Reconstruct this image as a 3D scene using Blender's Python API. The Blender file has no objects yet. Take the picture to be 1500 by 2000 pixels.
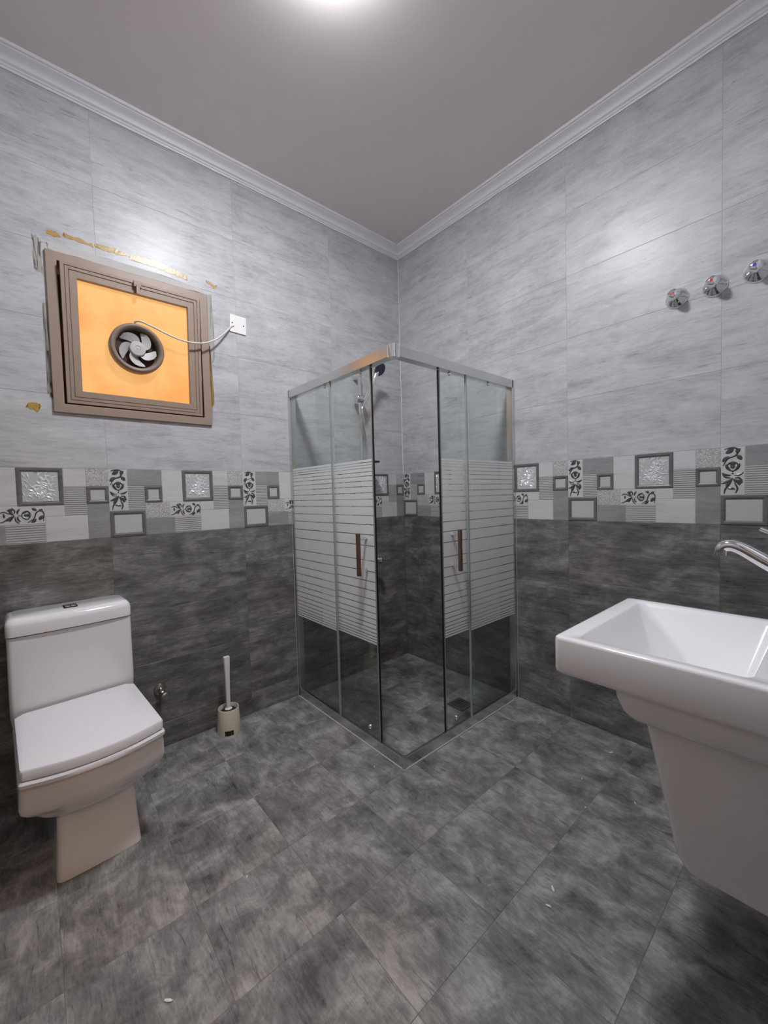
import bpy, bmesh, math, random
from mathutils import Vector, Matrix
random.seed(7)
sc = bpy.context.scene
C = sc.collection

# ------------------------------------------------------------------ camera
YAW, PITCH, ROLL = math.radians(229.0744), math.radians(-2.3486), math.radians(-1.5993)
F = Vector((math.cos(PITCH)*math.cos(YAW), math.cos(PITCH)*math.sin(YAW), math.sin(PITCH)))
R0 = F.cross(Vector((0, 0, 1))).normalized(); U0 = R0.cross(F)
RR = math.cos(ROLL)*R0 + math.sin(ROLL)*U0
UU = -math.sin(ROLL)*R0 + math.cos(ROLL)*U0
cam_d = bpy.data.cameras.new('camera'); cam = bpy.data.objects.new('camera', cam_d); C.objects.link(cam)
cam.matrix_world = Matrix(((RR.x, UU.x, -F.x, 2.0475), (RR.y, UU.y, -F.y, 2.1371), (RR.z, UU.z, -F.z, 1.1709), (0, 0, 0, 1)))
cam_d.sensor_fit = 'HORIZONTAL'; cam_d.sensor_width = 36.0; cam_d.lens = 791.84/1500*36.0; cam_d.clip_start = 0.01
sc.camera = cam

# ------------------------------------------------------------------ world, exposure
w = bpy.data.worlds.new('night'); sc.world = w; w.use_nodes = True
w.node_tree.nodes['Background'].inputs[0].default_value = (0.02, 0.02, 0.025, 1)
w.node_tree.nodes['Background'].inputs[1].default_value = 1.0
vs = sc.view_settings
vs.view_transform = 'Standard'; vs.look = 'None'; vs.gamma = 1.0; vs.use_curve_mapping = False
vs.exposure = 0.0
sc.cycles.transparent_max_bounces = 32
sc.cycles.max_bounces = 12; sc.cycles.diffuse_bounces = 6
LAMP_STRENGTH = 205.0          # ceiling lamp diffuser
HALL_FILL_POWER = 84.0             # unseen fill lamp added in the hall behind the doorway
PANE_STRENGTH = 0.86           # backlit amber window pane

# room: corner at the origin, window wall y=0, right wall x=0
RX, RY, RZ = 2.55, 2.20, 2.90
Z0, TH, TW = 0.116, 0.301, 0.60      # first full row, tile height, tile width
ZB = Z0 + 3*TH                        # bottom of decor band
ZT = ZB + TH                          # top of decor band

# ------------------------------------------------------------------ material helpers
def new_mat(name):
    m = bpy.data.materials.new(name); m.use_nodes = True
    nt = m.node_tree
    return m, nt, nt.nodes, nt.links, nt.nodes['Principled BSDF']
def srgb(r, g, b):
    f = lambda c: (c/255/12.92) if c/255 <= 0.04045 else ((c/255+0.055)/1.055)**2.4
    return (f(r), f(g), f(b), 1)
def plain(name, col, rough=0.5, metal=0.0, coat=0.0, var=0.06, nscale=25.0, bump=0.0):
    """procedural material: colour with a faint noise variation"""
    m, nt, N, L, B = new_mat(name)
    tc = N.new('ShaderNodeTexCoord'); no = N.new('ShaderNodeTexNoise'); no.inputs['Scale'].default_value = nscale
    no.inputs['Detail'].default_value = 4
    L.new(tc.outputs['Object'], no.inputs['Vector'])
    mx = N.new('ShaderNodeMix'); mx.data_type = 'RGBA'
    mx.inputs[6].default_value = tuple(c*(1-var) for c in col[:3]) + (1,)
    mx.inputs[7].default_value = tuple(min(1, c*(1+var)) for c in col[:3]) + (1,)
    L.new(no.outputs['Fac'], mx.inputs[0]); L.new(mx.outputs[2], B.inputs['Base Color'])
    B.inputs['Roughness'].default_value = rough; B.inputs['Metallic'].default_value = metal
    B.inputs['Coat Weight'].default_value = coat; B.inputs['Coat Roughness'].default_value = 0.05
    if bump:
        bp = N.new('ShaderNodeBump'); bp.inputs['Strength'].default_value = bump; bp.inputs['Distance'].default_value = 0.002
        L.new(no.outputs['Fac'], bp.inputs['Height']); L.new(bp.outputs[0], B.inputs['Normal'])
    return m
def stone(name, cols, along, rough=0.3, contrast=1.0, tilt=0.0, hair=0.35, cloud=(3, 5), streak=(1.4, 13), rand=1.0, brown=None, spec=0.5, wts=(.42, .36, .22)):
    """streaked stone / timber look glaze; cols = (dark, mid, light); along = axis of the streaks; the rest differs per object"""
    m, nt, N, L, B = new_mat(name)
    tc = N.new('ShaderNodeTexCoord'); oi = N.new('ShaderNodeObjectInfo')
    vm = N.new('ShaderNodeVectorMath'); vm.operation = 'MULTIPLY_ADD'
    cmb = N.new('ShaderNodeCombineXYZ')
    for i in range(3): L.new(oi.outputs['Random'], cmb.inputs[i])
    L.new(cmb.outputs[0], vm.inputs[0]); vm.inputs[1].default_value = (37*rand, 53*rand, 71*rand); L.new(tc.outputs['Object'], vm.inputs[2])
    def noise(a, b, detail, rough_, dist=0.0, seed=0):
        mp = N.new('ShaderNodeMapping')
        if along == 'X': s = (a, b, b); mp.inputs['Rotation'].default_value = (0, tilt, 0)
        else: s = (b, a, b); mp.inputs['Rotation'].default_value = (0, 0, tilt)
        mp.inputs['Scale'].default_value = s; mp.inputs['Location'].default_value = (seed*3.1, seed*1.7, seed*2.3)
        L.new(vm.outputs[0], mp.inputs['Vector'])
        n = N.new('ShaderNodeTexNoise'); n.inputs['Scale'].default_value = 1.0; n.inputs['Detail'].default_value = detail
        n.inputs['Roughness'].default_value = rough_; n.inputs['Distortion'].default_value = dist
        L.new(mp.outputs[0], n.inputs['Vector']); return n.outputs['Fac']
    n1 = noise(streak[0]*2.6, streak[1]*1.7, 9, 0.72, 0.6, 1)
    n2 = noise(cloud[0]*1.7, cloud[1]*1.5, 8, 0.68, 0.5, 2)
    n3 = noise(26, 170, 4, 0.7, 0.2, 3)
    n4 = noise(6.5, 62, 6, 0.65, 1.0, 4)
    def mth(op, a, b):
        x = N.new('ShaderNodeMath'); x.operation = op
        for i, v in enumerate((a, b)):
            if isinstance(v, (int, float)): x.inputs[i].default_value = v
            else: L.new(v, x.inputs[i])
        return x.outputs[0]
    f = mth('ADD', mth('MULTIPLY', n1, wts[0]), mth('MULTIPLY', n2, wts[1]))
    f = mth('ADD', f, mth('MULTIPLY', n3, wts[2]))
    f = mth('ADD', mth('MULTIPLY', mth('SUBTRACT', f, 0.5), contrast*2.4), 0.5)
    cr = N.new('ShaderNodeValToRGB'); L.new(f, cr.inputs[0])
    e = cr.color_ramp; e.elements[0].position = 0.12; e.elements[0].color = cols[0]
    e.elements[1].position = 0.88; e.elements[1].color = cols[2]
    k = e.elements.new(0.5); k.color = cols[1]
    # dark hairlines
    h = N.new('ShaderNodeMapRange'); h.inputs['From Min'].default_value = 0.385; h.inputs['From Max'].default_value = 0.335
    L.new(n4, h.inputs['Value'])
    mx = N.new('ShaderNodeMix'); mx.data_type = 'RGBA'; mx.blend_type = 'MULTIPLY'
    L.new(mth('MULTIPLY', h.outputs[0], hair), mx.inputs[0]); L.new(cr.outputs[0], mx.inputs[6]); mx.inputs[7].default_value = (0.25, 0.25, 0.26, 1)
    out = mx.outputs[2]
    if brown:
        n5 = noise(1.3, 1.6, 3, 0.5, 0.3, 6)
        h2 = N.new('ShaderNodeMapRange'); h2.inputs['From Min'].default_value = 0.5; h2.inputs['From Max'].default_value = 0.68; L.new(n5, h2.inputs['Value'])
        m2 = N.new('ShaderNodeMix'); m2.data_type = 'RGBA'; m2.blend_type = 'MULTIPLY'
        L.new(mth('MULTIPLY', h2.outputs[0], 0.8), m2.inputs[0]); L.new(out, m2.inputs[6]); m2.inputs[7].default_value = brown; out = m2.outputs[2]
    L.new(out, B.inputs['Base Color'])
    rr = N.new('ShaderNodeMapRange'); rr.inputs['To Min'].default_value = rough*0.85; rr.inputs['To Max'].default_value = rough*1.25
    L.new(n2, rr.inputs['Value']); L.new(rr.outputs[0], B.inputs['Roughness'])
    B.inputs['Specular IOR Level'].default_value = spec
    bp = N.new('ShaderNodeBump'); bp.inputs['Strength'].default_value = 0.12; bp.inputs['Distance'].default_value = 0.002
    L.new(n1, bp.inputs['Height']); L.new(bp.outputs[0], B.inputs['Normal'])
    return m

M = {}
M['light'] = stone('light_stone_glaze', (srgb(146,146,148), srgb(183,183,185), srgb(206,206,207)), 'X', rough=0.34, contrast=1.0, tilt=math.radians(4), hair=0.35, spec=0.36)
M['dark'] = stone('dark_stone_glaze', (srgb(68,67,66), srgb(110,109,107), srgb(158,156,153)), 'X', rough=0.38, contrast=1.3, tilt=math.radians(5), hair=0.6, brown=(1.0, 0.93, 0.86, 1), cloud=(3.2, 5.5), wts=(.36, .44, .20))
M['floor'] = stone('floor_stone_glaze', (srgb(78,78,79), srgb(126,125,125), srgb(172,171,170)), 'Y', rough=0.42, contrast=1.35, tilt=math.radians(-3), hair=0.6, cloud=(4.6, 5.2), streak=(2.4, 10), brown=(1.0, 0.95, 0.90, 1), spec=0.35, wts=(.30, .52, .18))
M['p_light'] = stone('decor_light_glaze', (srgb(174,174,175), srgb(200,200,200), srgb(214,214,214)), 'X', rough=0.3, contrast=0.6, hair=0.2)
M['p_mid'] = stone('decor_mid_glaze', (srgb(118,118,119), srgb(146,146,147), srgb(170,170,170)), 'X', rough=0.3, contrast=0.9, hair=0.3)
M['p_dark'] = stone('decor_dark_glaze', (srgb(78,76,75), srgb(104,102,101), srgb(130,128,126)), 'X', rough=0.35, contrast=0.8, hair=0.3)
M['p_groove'] = plain('decor_groove', srgb(52,51,50), 0.5)
M['p_ridge'] = plain('decor_ridge', srgb(158,157,156), 0.35)
M['leaf_dark'] = plain('decor_leaf', srgb(74,73,73), 0.3, var=0.5, nscale=60)
M['leaf_silver'] = plain('decor_silver', srgb(222,222,224), 0.25, metal=0.1, var=0.12, nscale=70)
M['leaf_ground'] = plain('decor_flower_ground', srgb(128,127,126), 0.4)
M['grout'] = plain('grout', srgb(186,186,185), 0.8, nscale=60, bump=0.2)
M['grout_dark'] = plain('grout_dark', srgb(110,109,107), 0.8, nscale=60)
M['grout_floor'] = plain('grout_floor', srgb(122,121,120), 0.85, nscale=60)
M['crown'] = plain('moulding_paint', srgb(226,225,228), 0.5, var=0.03)
M['ceiling'] = plain('ceiling_paint', srgb(232,225,222), 0.75, var=0.03, nscale=5, bump=0.05)
M['ceramic'] = plain('white_glazed_ceramic', srgb(238,237,238), 0.12, coat=0.5, var=0.01)
M['plastic'] = plain('white_plastic', srgb(236,234,230), 0.3, var=0.02)
M['seat'] = plain('seat_plastic', srgb(238,236,238), 0.28, var=0.01)
M['chrome'] = plain('chrome', (0.82, 0.82, 0.84, 1), 0.07, metal=1.0, var=0.01)
M['alu'] = plain('brushed_aluminium', (0.70, 0.70, 0.69, 1), 0.24, metal=1.0, var=0.04, nscale=80)
M['bronze'] = plain('brown_metal', srgb(138,110,92), 0.3, metal=0.7, var=0.2, nscale=40)
M['black'] = plain('black_rubber', srgb(24,24,25), 0.5)
M['dull'] = plain('tarnished_metal', (0.42, 0.40, 0.37, 1), 0.3, metal=1.0, var=0.3, nscale=60)
M['seal'] = plain('grey_seal', srgb(150,155,153), 0.35)
M['navy'] = plain('spray_face', srgb(52,54,72), 0.3)
M['taupe'] = plain('taupe_powder_coat', srgb(150,130,114), 0.45, var=0.08)
M['fan_body'] = plain('fan_housing', srgb(132,114,100), 0.45, var=0.15)
M['fan_blade'] = plain('fan_blade', srgb(186,183,180), 0.45, var=0.15)
M['fan_dark'] = plain('fan_duct', srgb(58,36,28), 0.7)
M['glue'] = plain('dried_glue', srgb(176,142,72), 0.3, var=0.3, nscale=90, bump=0.5)
M['cement'] = plain('cement_smear', srgb(170,166,159), 0.8, var=0.15, nscale=60)
M['cement_light'] = plain('cement_wash', srgb(190,189,185), 0.8, var=0.06, nscale=60)
M['cream'] = plain('cream_plastic', srgb(222,217,196), 0.35, var=0.04)
M['bristle'] = plain('bristle', srgb(40,38,36), 0.9)
M['cable'] = plain('grey_white_cable', srgb(214,208,196), 0.4)
M['red'] = plain('red_dot', srgb(200,40,50), 0.3); M['blue'] = plain('blue_dot', srgb(60,70,190), 0.3)
M['paint_hall'] = plain('hall_paint', srgb(214,196,172), 0.8)
M['wood'] = plain('door_wood', srgb(120,86,60), 0.45, var=0.2, nscale=12)
M['lampbase'] = plain('lamp_base', srgb(232,232,232), 0.4)
def emis(name, col, strength, noise=None):
    m, nt, N, L, B = new_mat(name)
    B.inputs['Base Color'].default_value = col; B.inputs['Emission Color'].default_value = col
    B.inputs['Emission Strength'].default_value = strength; B.inputs['Roughness'].default_value = 0.25
    return m
M['lamp'] = emis('lamp_diffuser', (0.93, 0.94, 1.0, 1), LAMP_STRENGTH)
M['hall_fill_lamp'] = emis('hall_fill_lamp', (1.0, 0.64, 0.36, 1), HALL_FILL_POWER)
# textured amber pane, lit by the street behind it
m, nt, N, L, B = new_mat('amber_obscure_glass'); M['amber'] = m
tc = N.new('ShaderNodeTexCoord'); n1 = N.new('ShaderNodeTexNoise'); n1.inputs['Scale'].default_value = 4.5; n1.inputs['Detail'].default_value = 6
n2 = N.new('ShaderNodeTexVoronoi'); n2.inputs['Scale'].default_value = 160
L.new(tc.outputs['Object'], n1.inputs['Vector']); L.new(tc.outputs['Object'], n2.inputs['Vector'])
cr = N.new('ShaderNodeValToRGB'); cr.color_ramp.elements[0].position = 0.28; cr.color_ramp.elements[1].position = 0.55
cr.color_ramp.elements[0].color = srgb(240,152,72); cr.color_ramp.elements[1].color = srgb(255,194,122)
L.new(n1.outputs['Fac'], cr.inputs[0])
mx = N.new('ShaderNodeMix'); mx.data_type = 'RGBA'; mx.blend_type = 'MULTIPLY'; mx.inputs[0].default_value = 0.10
L.new(cr.outputs[0], mx.inputs[6]); L.new(n2.outputs['Distance'], mx.inputs[7])
B.inputs['Base Color'].default_value = srgb(150,96,44); B.inputs['Roughness'].default_value = 0.25
L.new(mx.outputs[2], B.inputs['Emission Color']); B.inputs['Emission Strength'].default_value = PANE_STRENGTH
# clear safety glass: transparent with mirror reflection by Fresnel
def glass(name, tint):
    m, nt, N, L, B = new_mat(name); N.remove(B)
    tr = N.new('ShaderNodeBsdfTransparent'); tr.inputs[0].default_value = tint
    gl = N.new('ShaderNodeBsdfGlossy'); gl.inputs['Roughness'].default_value = 0.015; gl.inputs[0].default_value = (0.95, 1, 0.98, 1)
    fr = N.new('ShaderNodeFresnel'); ge = N.new('ShaderNodeNewGeometry')
    mr = N.new('ShaderNodeMapRange'); mr.inputs['To Min'].default_value = 1.5; mr.inputs['To Max'].default_value = 1/1.5   # same reflectance from either side of the pane
    L.new(ge.outputs['Backfacing'], mr.inputs['Value']); L.new(mr.outputs[0], fr.inputs[0])
    mix = N.new('ShaderNodeMixShader'); L.new(fr.outputs[0], mix.inputs[0]); L.new(tr.outputs[0], mix.inputs[1]); L.new(gl.outputs[0], mix.inputs[2])
    L.new(mix.outputs[0], N['Material Output'].inputs[0]); return m
M['glass'] = glass('shower_glass', (0.95, 0.972, 0.964, 1))
# sandblasted film
m, nt, N, L, B = new_mat('frosted_film'); M['frost'] = m
N.remove(B)
df = N.new('ShaderNodeBsdfDiffuse'); df.inputs[0].default_value = srgb(249,251,250)
tl = N.new('ShaderNodeBsdfTranslucent'); tl.inputs[0].default_value = srgb(250,252,251)
tp = N.new('ShaderNodeBsdfTransparent')
a = N.new('ShaderNodeMixShader'); a.inputs[0].default_value = 0.16; L.new(df.outputs[0], a.inputs[1]); L.new(tl.outputs[0], a.inputs[2])
b = N.new('ShaderNodeMixShader'); b.inputs[0].default_value = 0.05; L.new(a.outputs[0], b.inputs[1]); L.new(tp.outputs[0], b.inputs[2])
L.new(b.outputs[0], N['Material Output'].inputs[0])
# speckled decor piece
m, nt, N, L, B = new_mat('decor_speckle'); M['speckle'] = m
tc = N.new('ShaderNodeTexCoord'); vo = N.new('ShaderNodeTexVoronoi'); vo.feature = 'DISTANCE_TO_EDGE'; vo.inputs['Scale'].default_value = 150
L.new(tc.outputs['Object'], vo.inputs['Vector'])
cr = N.new('ShaderNodeValToRGB'); cr.color_ramp.elements[0].position = 0.05; cr.color_ramp.elements[0].color = srgb(158,157,156)
cr.color_ramp.elements[1].position = 0.22; cr.color_ramp.elements[1].color = srgb(206,205,204)
L.new(vo.outputs['Distance'], cr.inputs[0]); L.new(cr.outputs[0], B.inputs['Base Color']); B.inputs['Roughness'].default_value = 0.35

# ------------------------------------------------------------------ geometry helpers
OFF = {}
def link(o, parent=None):
    C.objects.link(o)
    if parent: o.parent = parent
    return o
def empty(name, loc=(0, 0, 0), rz=0.0, label=None, cat=None, group=None, kind=None):
    o = bpy.data.objects.new(name, None); C.objects.link(o); o.location = loc; o.rotation_euler = (0, 0, rz)
    o.empty_display_size = 0.05; OFF[o.name] = Vector(loc)
    tag(o, label, cat, group, kind); return o
def tag(o, label=None, cat=None, group=None, kind=None):
    if label: o['label'] = label
    if cat: o['category'] = cat
    if group: o['group'] = group
    if kind: o['kind'] = kind
    return o
def mesh(name, bm, mats, smooth=None):
    bmesh.ops.recalc_face_normals(bm, faces=bm.faces[:])
    me = bpy.data.meshes.new(name); bm.to_mesh(me); bm.free()
    for m_ in (mats if isinstance(mats, (list, tuple)) else [mats]): me.materials.append(M[m_])
    if smooth is not None:
        for p in me.polygons: p.use_smooth = True
        me.set_sharp_from_angle(angle=math.radians(smooth))
    return me
def obj(name, bm, mats, parent=None, world=True, smooth=None, bevel=0.0, seg=2):
    """link bm as one mesh object; world=True: bm is in world coordinates and the parent chain is only translated"""
    off = OFF.get(parent.name, Vector()) if (parent and world) else Vector()
    if off.length: bmesh.ops.translate(bm, verts=bm.verts[:], vec=-off)
    o = bpy.data.objects.new(name, mesh(name, bm, mats, smooth)); link(o, parent)
    OFF[o.name] = off
    if bevel:
        b_ = o.modifiers.new('bevel', 'BEVEL'); b_.width = bevel; b_.segments = seg; b_.limit_method = 'ANGLE'
    return o
def box(bm, x0, x1, y0, y1, z0, z1, mi=0):
    vs_ = [bm.verts.new(p) for p in ((x0,y0,z0),(x1,y0,z0),(x1,y1,z0),(x0,y1,z0),(x0,y0,z1),(x1,y0,z1),(x1,y1,z1),(x0,y1,z1))]
    for f in ((0,3,2,1),(4,5,6,7),(0,1,5,4),(1,2,6,5),(2,3,7,6),(3,0,4,7)):
        bm.faces.new([vs_[i] for i in f]).material_index = mi
    return vs_
def bx(*a): bm = bmesh.new(); box(bm, *a); return bm
def loft(bm, rings, cap0=True, cap1=True, mi=0):
    R = [[bm.verts.new(p) for p in r] for r in rings]
    n = len(R[0])
    for a_, b_ in zip(R, R[1:]):
        for i in range(n): bm.faces.new((a_[i], a_[(i+1) % n], b_[(i+1) % n], b_[i])).material_index = mi
    if cap0: bm.faces.new(R[0][::-1]).material_index = mi
    if cap1: bm.faces.new(R[-1]).material_index = mi
    return R
def rrect(x0, x1, y0, y1, z, r, n=5):
    out = []
    for cx, cy, a0 in ((x1-r, y1-r, 0), (x0+r, y1-r, 90), (x0+r, y0+r, 180), (x1-r, y0+r, 270)):
        for i in range(n+1):
            a_ = math.radians(a0 + 90*i/n); out.append((cx+r*math.cos(a_), cy+r*math.sin(a_), z))
    return out
def spline(pts, k=6):
    P = [Vector(p) for p in pts]; out = []
    for i in range(len(P)-1):
        p0 = P[max(i-1, 0)]; p1 = P[i]; p2 = P[i+1]; p3 = P[min(i+2, len(P)-1)]
        for j in range(k):
            t = j/k
            out.append(0.5*((2*p1)+(p2-p0)*t+(2*p0-5*p1+4*p2-p3)*t*t+(3*p1-p0-3*p2+p3)*t**3))
    out.append(P[-1]); return out
def tube(bm, pts, rad, n=12, mi=0, flat=1.0):
    P = [Vector(p) for p in pts]; rings = []
    t0 = (P[1]-P[0]).normalized(); up = Vector((0, 0, 1)) if abs(t0.z) < 0.9 else Vector((1, 0, 0))
    nrm = (up - t0*up.dot(t0)).normalized()
    for i, p in enumerate(P):
        t = (P[min(i+1, len(P)-1)]-P[max(i-1, 0)]).normalized()
        nrm = (nrm - t*nrm.dot(t)).normalized(); bi = t.cross(nrm)
        r = rad[i] if isinstance(rad, (list, tuple)) else rad
        rings.append([p + r*(math.cos(2*math.pi*k/n)*nrm*flat + math.sin(2*math.pi*k/n)*bi) for k in range(n)])
    loft(bm, rings, mi=mi)
def lathe(bm, prof, origin, axis, n=32, mi=0, closed=True):
    ax = Vector(axis).normalized(); u = ax.orthogonal().normalized(); v = ax.cross(u); o = Vector(origin)
    rings = [[o + ax*h + r*(math.cos(2*math.pi*k/n)*u + math.sin(2*math.pi*k/n)*v) for k in range(n)] for r, h in prof]
    loft(bm, rings, closed, closed, mi)
def prism(bm, poly, y0, y1, mi=0):
    """polygon in local X,Z extruded from y0 (front) to y1"""
    loft(bm, [[(x, y0, z) for x, z in poly], [(x, y1, z) for x, z in poly]], mi=mi)

# ------------------------------------------------------------------ structure: walls
WIN = (1.372, 1.927, 1.582, 2.163)   # opening in the window wall: x0,x1,z0,z1
_cache = {}
def tile_mesh(name, w_, h_, mat, hole=None):
    key = (name, round(w_, 4), round(h_, 4), mat, hole)
    if key in _cache: return _cache[key]
    bm = bmesh.new(); g = 0.0007; d = 0.0006
    x0, x1, z0, z1 = g, w_-g, g, h_-g
    if not hole:
        loft(bm, [[(x0, .008, z0), (x1, .008, z0), (x1, .008, z1), (x0, .008, z1)],
                  [(x0, d, z0), (x1, d, z0), (x1, d, z1), (x0, d, z1)],
                  [(x0+d, 0, z0+d), (x1-d, 0, z0+d), (x1-d, 0, z1-d), (x0+d, 0, z1-d)]])
    else:
        xs = sorted({x0, x1} | {min(max(v, x0), x1) for v in hole[:2]}); zs = sorted({z0, z1} | {min(max(v, z0), z1) for v in hole[2:]})
        for a_, b_ in zip(xs, xs[1:]):
            for c_, e_ in zip(zs, zs[1:]):
                if (a_+b_)/2 > hole[0] and (a_+b_)/2 < hole[1] and (c_+e_)/2 > hole[2] and (c_+e_)/2 < hole[3]: continue
                if b_-a_ > 1e-4 and e_-c_ > 1e-4: box(bm, a_, b_, 0, .008, c_, e_)
        bmesh.ops.remove_doubles(bm, verts=bm.verts[:], dist=1e-5)
    me = mesh(name, bm, mat); _cache[key] = me; return me

# decor tile layout: (kind, u0,u1,v0,v1)
DECOR = [('floral_v', 0, .072, .115, .301), ('plain_mid', .072, .211, .226, .301), ('ribbed', .072, .138, .115, .226),
 ('frame', .138, .211, .150, .226), ('frame_big', 0, .138, 0, .115), ('plain_light', .211, .300, .150, .301),
 ('speckle', .138, .240, .076, .150), ('plain_mid', .138, .262, 0, .076), ('floral_h', .240, .380, .076, .150),
 ('ribbed', .262, .380, 0, .076), ('frame_flower', .300, .444, .150, .301), ('plain_light', .380, .444, .103, .150),
 ('plain_light', .444, .520, .226, .301), ('speckle', .520, .600, .226, .301), ('ribbed', .444, .520, .103, .226), ('frame', .520, .600, .152, .226),
 ('plain_light', .380, .520, 0, .103), ('plain_mid', .520, .600, 0, .152)]
def leaf(bm, x, z, ln, wd, ang, curl, y0=-0.0004, h=0.0022, mi=0, n=7):
    """curved leaf with a raised spine, lying on the tile face (front is -Y)"""
    L_, R_, S_ = [], [], []
    a_ = math.radians(ang); px, pz = x, z
    for i in range(n+1):
        t = i/n; wv = wd*math.sin(math.pi*min(max(t*0.94+0.03, 0), 1))**0.8
        nx, nz = -math.sin(a_), math.cos(a_)
        S_.append((px, y0-h*math.sin(math.pi*(0.1+0.8*t)), pz)); L_.append((px+nx*wv/2, y0, pz+nz*wv/2)); R_.append((px-nx*wv/2, y0, pz-nz*wv/2))
        a_ += math.radians(curl)/n; px += math.cos(a_)*ln/n; pz += math.sin(a_)*ln/n
    V = [[bm.verts.new(p) for p in r] for r in (L_, S_, R_)]
    for i in range(n):
        bm.faces.new((V[0][i], V[1][i], V[1][i+1], V[0][i+1])).material_index = mi
        bm.faces.new((V[1][i], V[2][i], V[2][i+1], V[1][i+1])).material_index = mi
    bm.faces.new([v for v in V[0]] + [v for v in V[2][::-1]]).material_index = mi
def scroll(bm, pts, wd, mi=0, y=-0.0006, h=0.0018):
    S = spline([(p[0], 0, p[1]) for p in pts], 5)
    n = len(S); prev = None
    for i, p in enumerate(S):
        t = (S[min(i+1, n-1)]-S[max(i-1, 0)]).normalized(); nx, nz = -t.z, t.x
        w_ = wd*(0.45+0.55*math.sin(math.pi*(i/(n-1))))
        cur = [bm.verts.new((p.x+nx*w_/2, y, p.z+nz*w_/2)), bm.verts.new((p.x, y-h, p.z)), bm.verts.new((p.x-nx*w_/2, y, p.z-nz*w_/2))]
        if prev:
            for a_, b_ in ((0, 1), (1, 2), (2, 0)): bm.faces.new((prev[a_], prev[b_], cur[b_], cur[a_])).material_index = mi
        prev = cur
def floral(bm, w_, h_, horiz):
    """flower with two pairs of leaves, a stalk and curls in a w x h panel, built upright then turned for the lying one"""
    tmp = bmesh.new(); W, H = (h_, w_) if horiz else (w_, h_)
    cx = W*0.5
    leafs = [(.50,.60,.10,.045,60,60),(.50,.60,.10,.045,120,-60),(.5,.55,.075,.05,90,0),(.46,.50,.17,.035,150,-50),(.54,.50,.17,.035,30,50),
             (.45,.42,.16,.030,200,-70),(.55,.42,.16,.030,-20,70),(.50,.36,.20,.035,235,-40),(.52,.34,.17,.045,300,60),(.78,.20,.13,.05,100,-40),
             (.20,.88,.16,.06,10,60),(.08,.70,.14,.05,60,-30),(.86,.72,.12,.05,110,30),(.82,.95,.10,.05,200,60),(.25,.16,.12,.03,100,-60),(.62,.12,.12,.03,150,40)]
    for x, z, ln, wd, an, cu in leafs: leaf(tmp, x*W, z*H, ln*H*1.1, wd*H*1.65, an, cu)
    for pts in ([(.15,.03),(.2,.13),(.38,.24),(.5,.36)], [(.1,.62),(.3,.76),(.62,.82),(.72,.93),(.5,.985),(.15,.96)], [(.34,.53),(.28,.62),(.42,.68),(.5,.64),(.58,.68),(.72,.62),(.66,.53)],
                [(.62,.04),(.7,.14),(.58,.26)], [(.9,.30),(.75,.36),(.6,.35)], [(.08,.45),(.2,.38),(.42,.36)]):
        scroll(tmp, [(x*W, z*H) for x, z in pts], 0.034*H)
    for x, z, r in ((.5,.58,.028),(.5,.50,.022),(.5,.45,.016)):
        lathe(tmp, [(r*H, 0), (r*H*.8, .002), (r*H*.3, .0032)], (x*W, -0.0003, z*H), (0, -1, 0), 8)
    for v in tmp.verts:
        x, z = min(max(v.co.x, .0008), W-.0008), min(max(v.co.z, .0008), H-.0008)
        v.co.x, v.co.z = (W*0+z, x) if horiz else (x, z)
    me = bpy.data.meshes.new('t'); tmp.to_mesh(me); tmp.free(); bm.from_mesh(me); bpy.data.meshes.remove(me)
def silver_flowers(bm, x0, x1, z0, z1):
    rnd = random.Random(5)
    for k in range(5):
        cx, cz = x0+(x1-x0)*(.2+.6*rnd.random()), z0+(z1-z0)*(.15+.7*rnd.random())
        for j in range(6):
            a_ = 60*j+rnd.uniform(0, 40)
            leaf(bm, cx, cz, .024, .013, a_, rnd.uniform(-50, 50), y0=.0018, h=.0040)
    for k in range(52):
        leaf(bm, rnd.uniform(x0, x1), rnd.uniform(z0, z1), rnd.uniform(.016, .032), rnd.uniform(.006, .011), rnd.uniform(0, 360), rnd.uniform(-160, 160), y0=.0020, h=.0036)
    for v in bm.verts: v.co.x = min(max(v.co.x, x0), x1); v.co.z = min(max(v.co.z, z0), z1)
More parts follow.
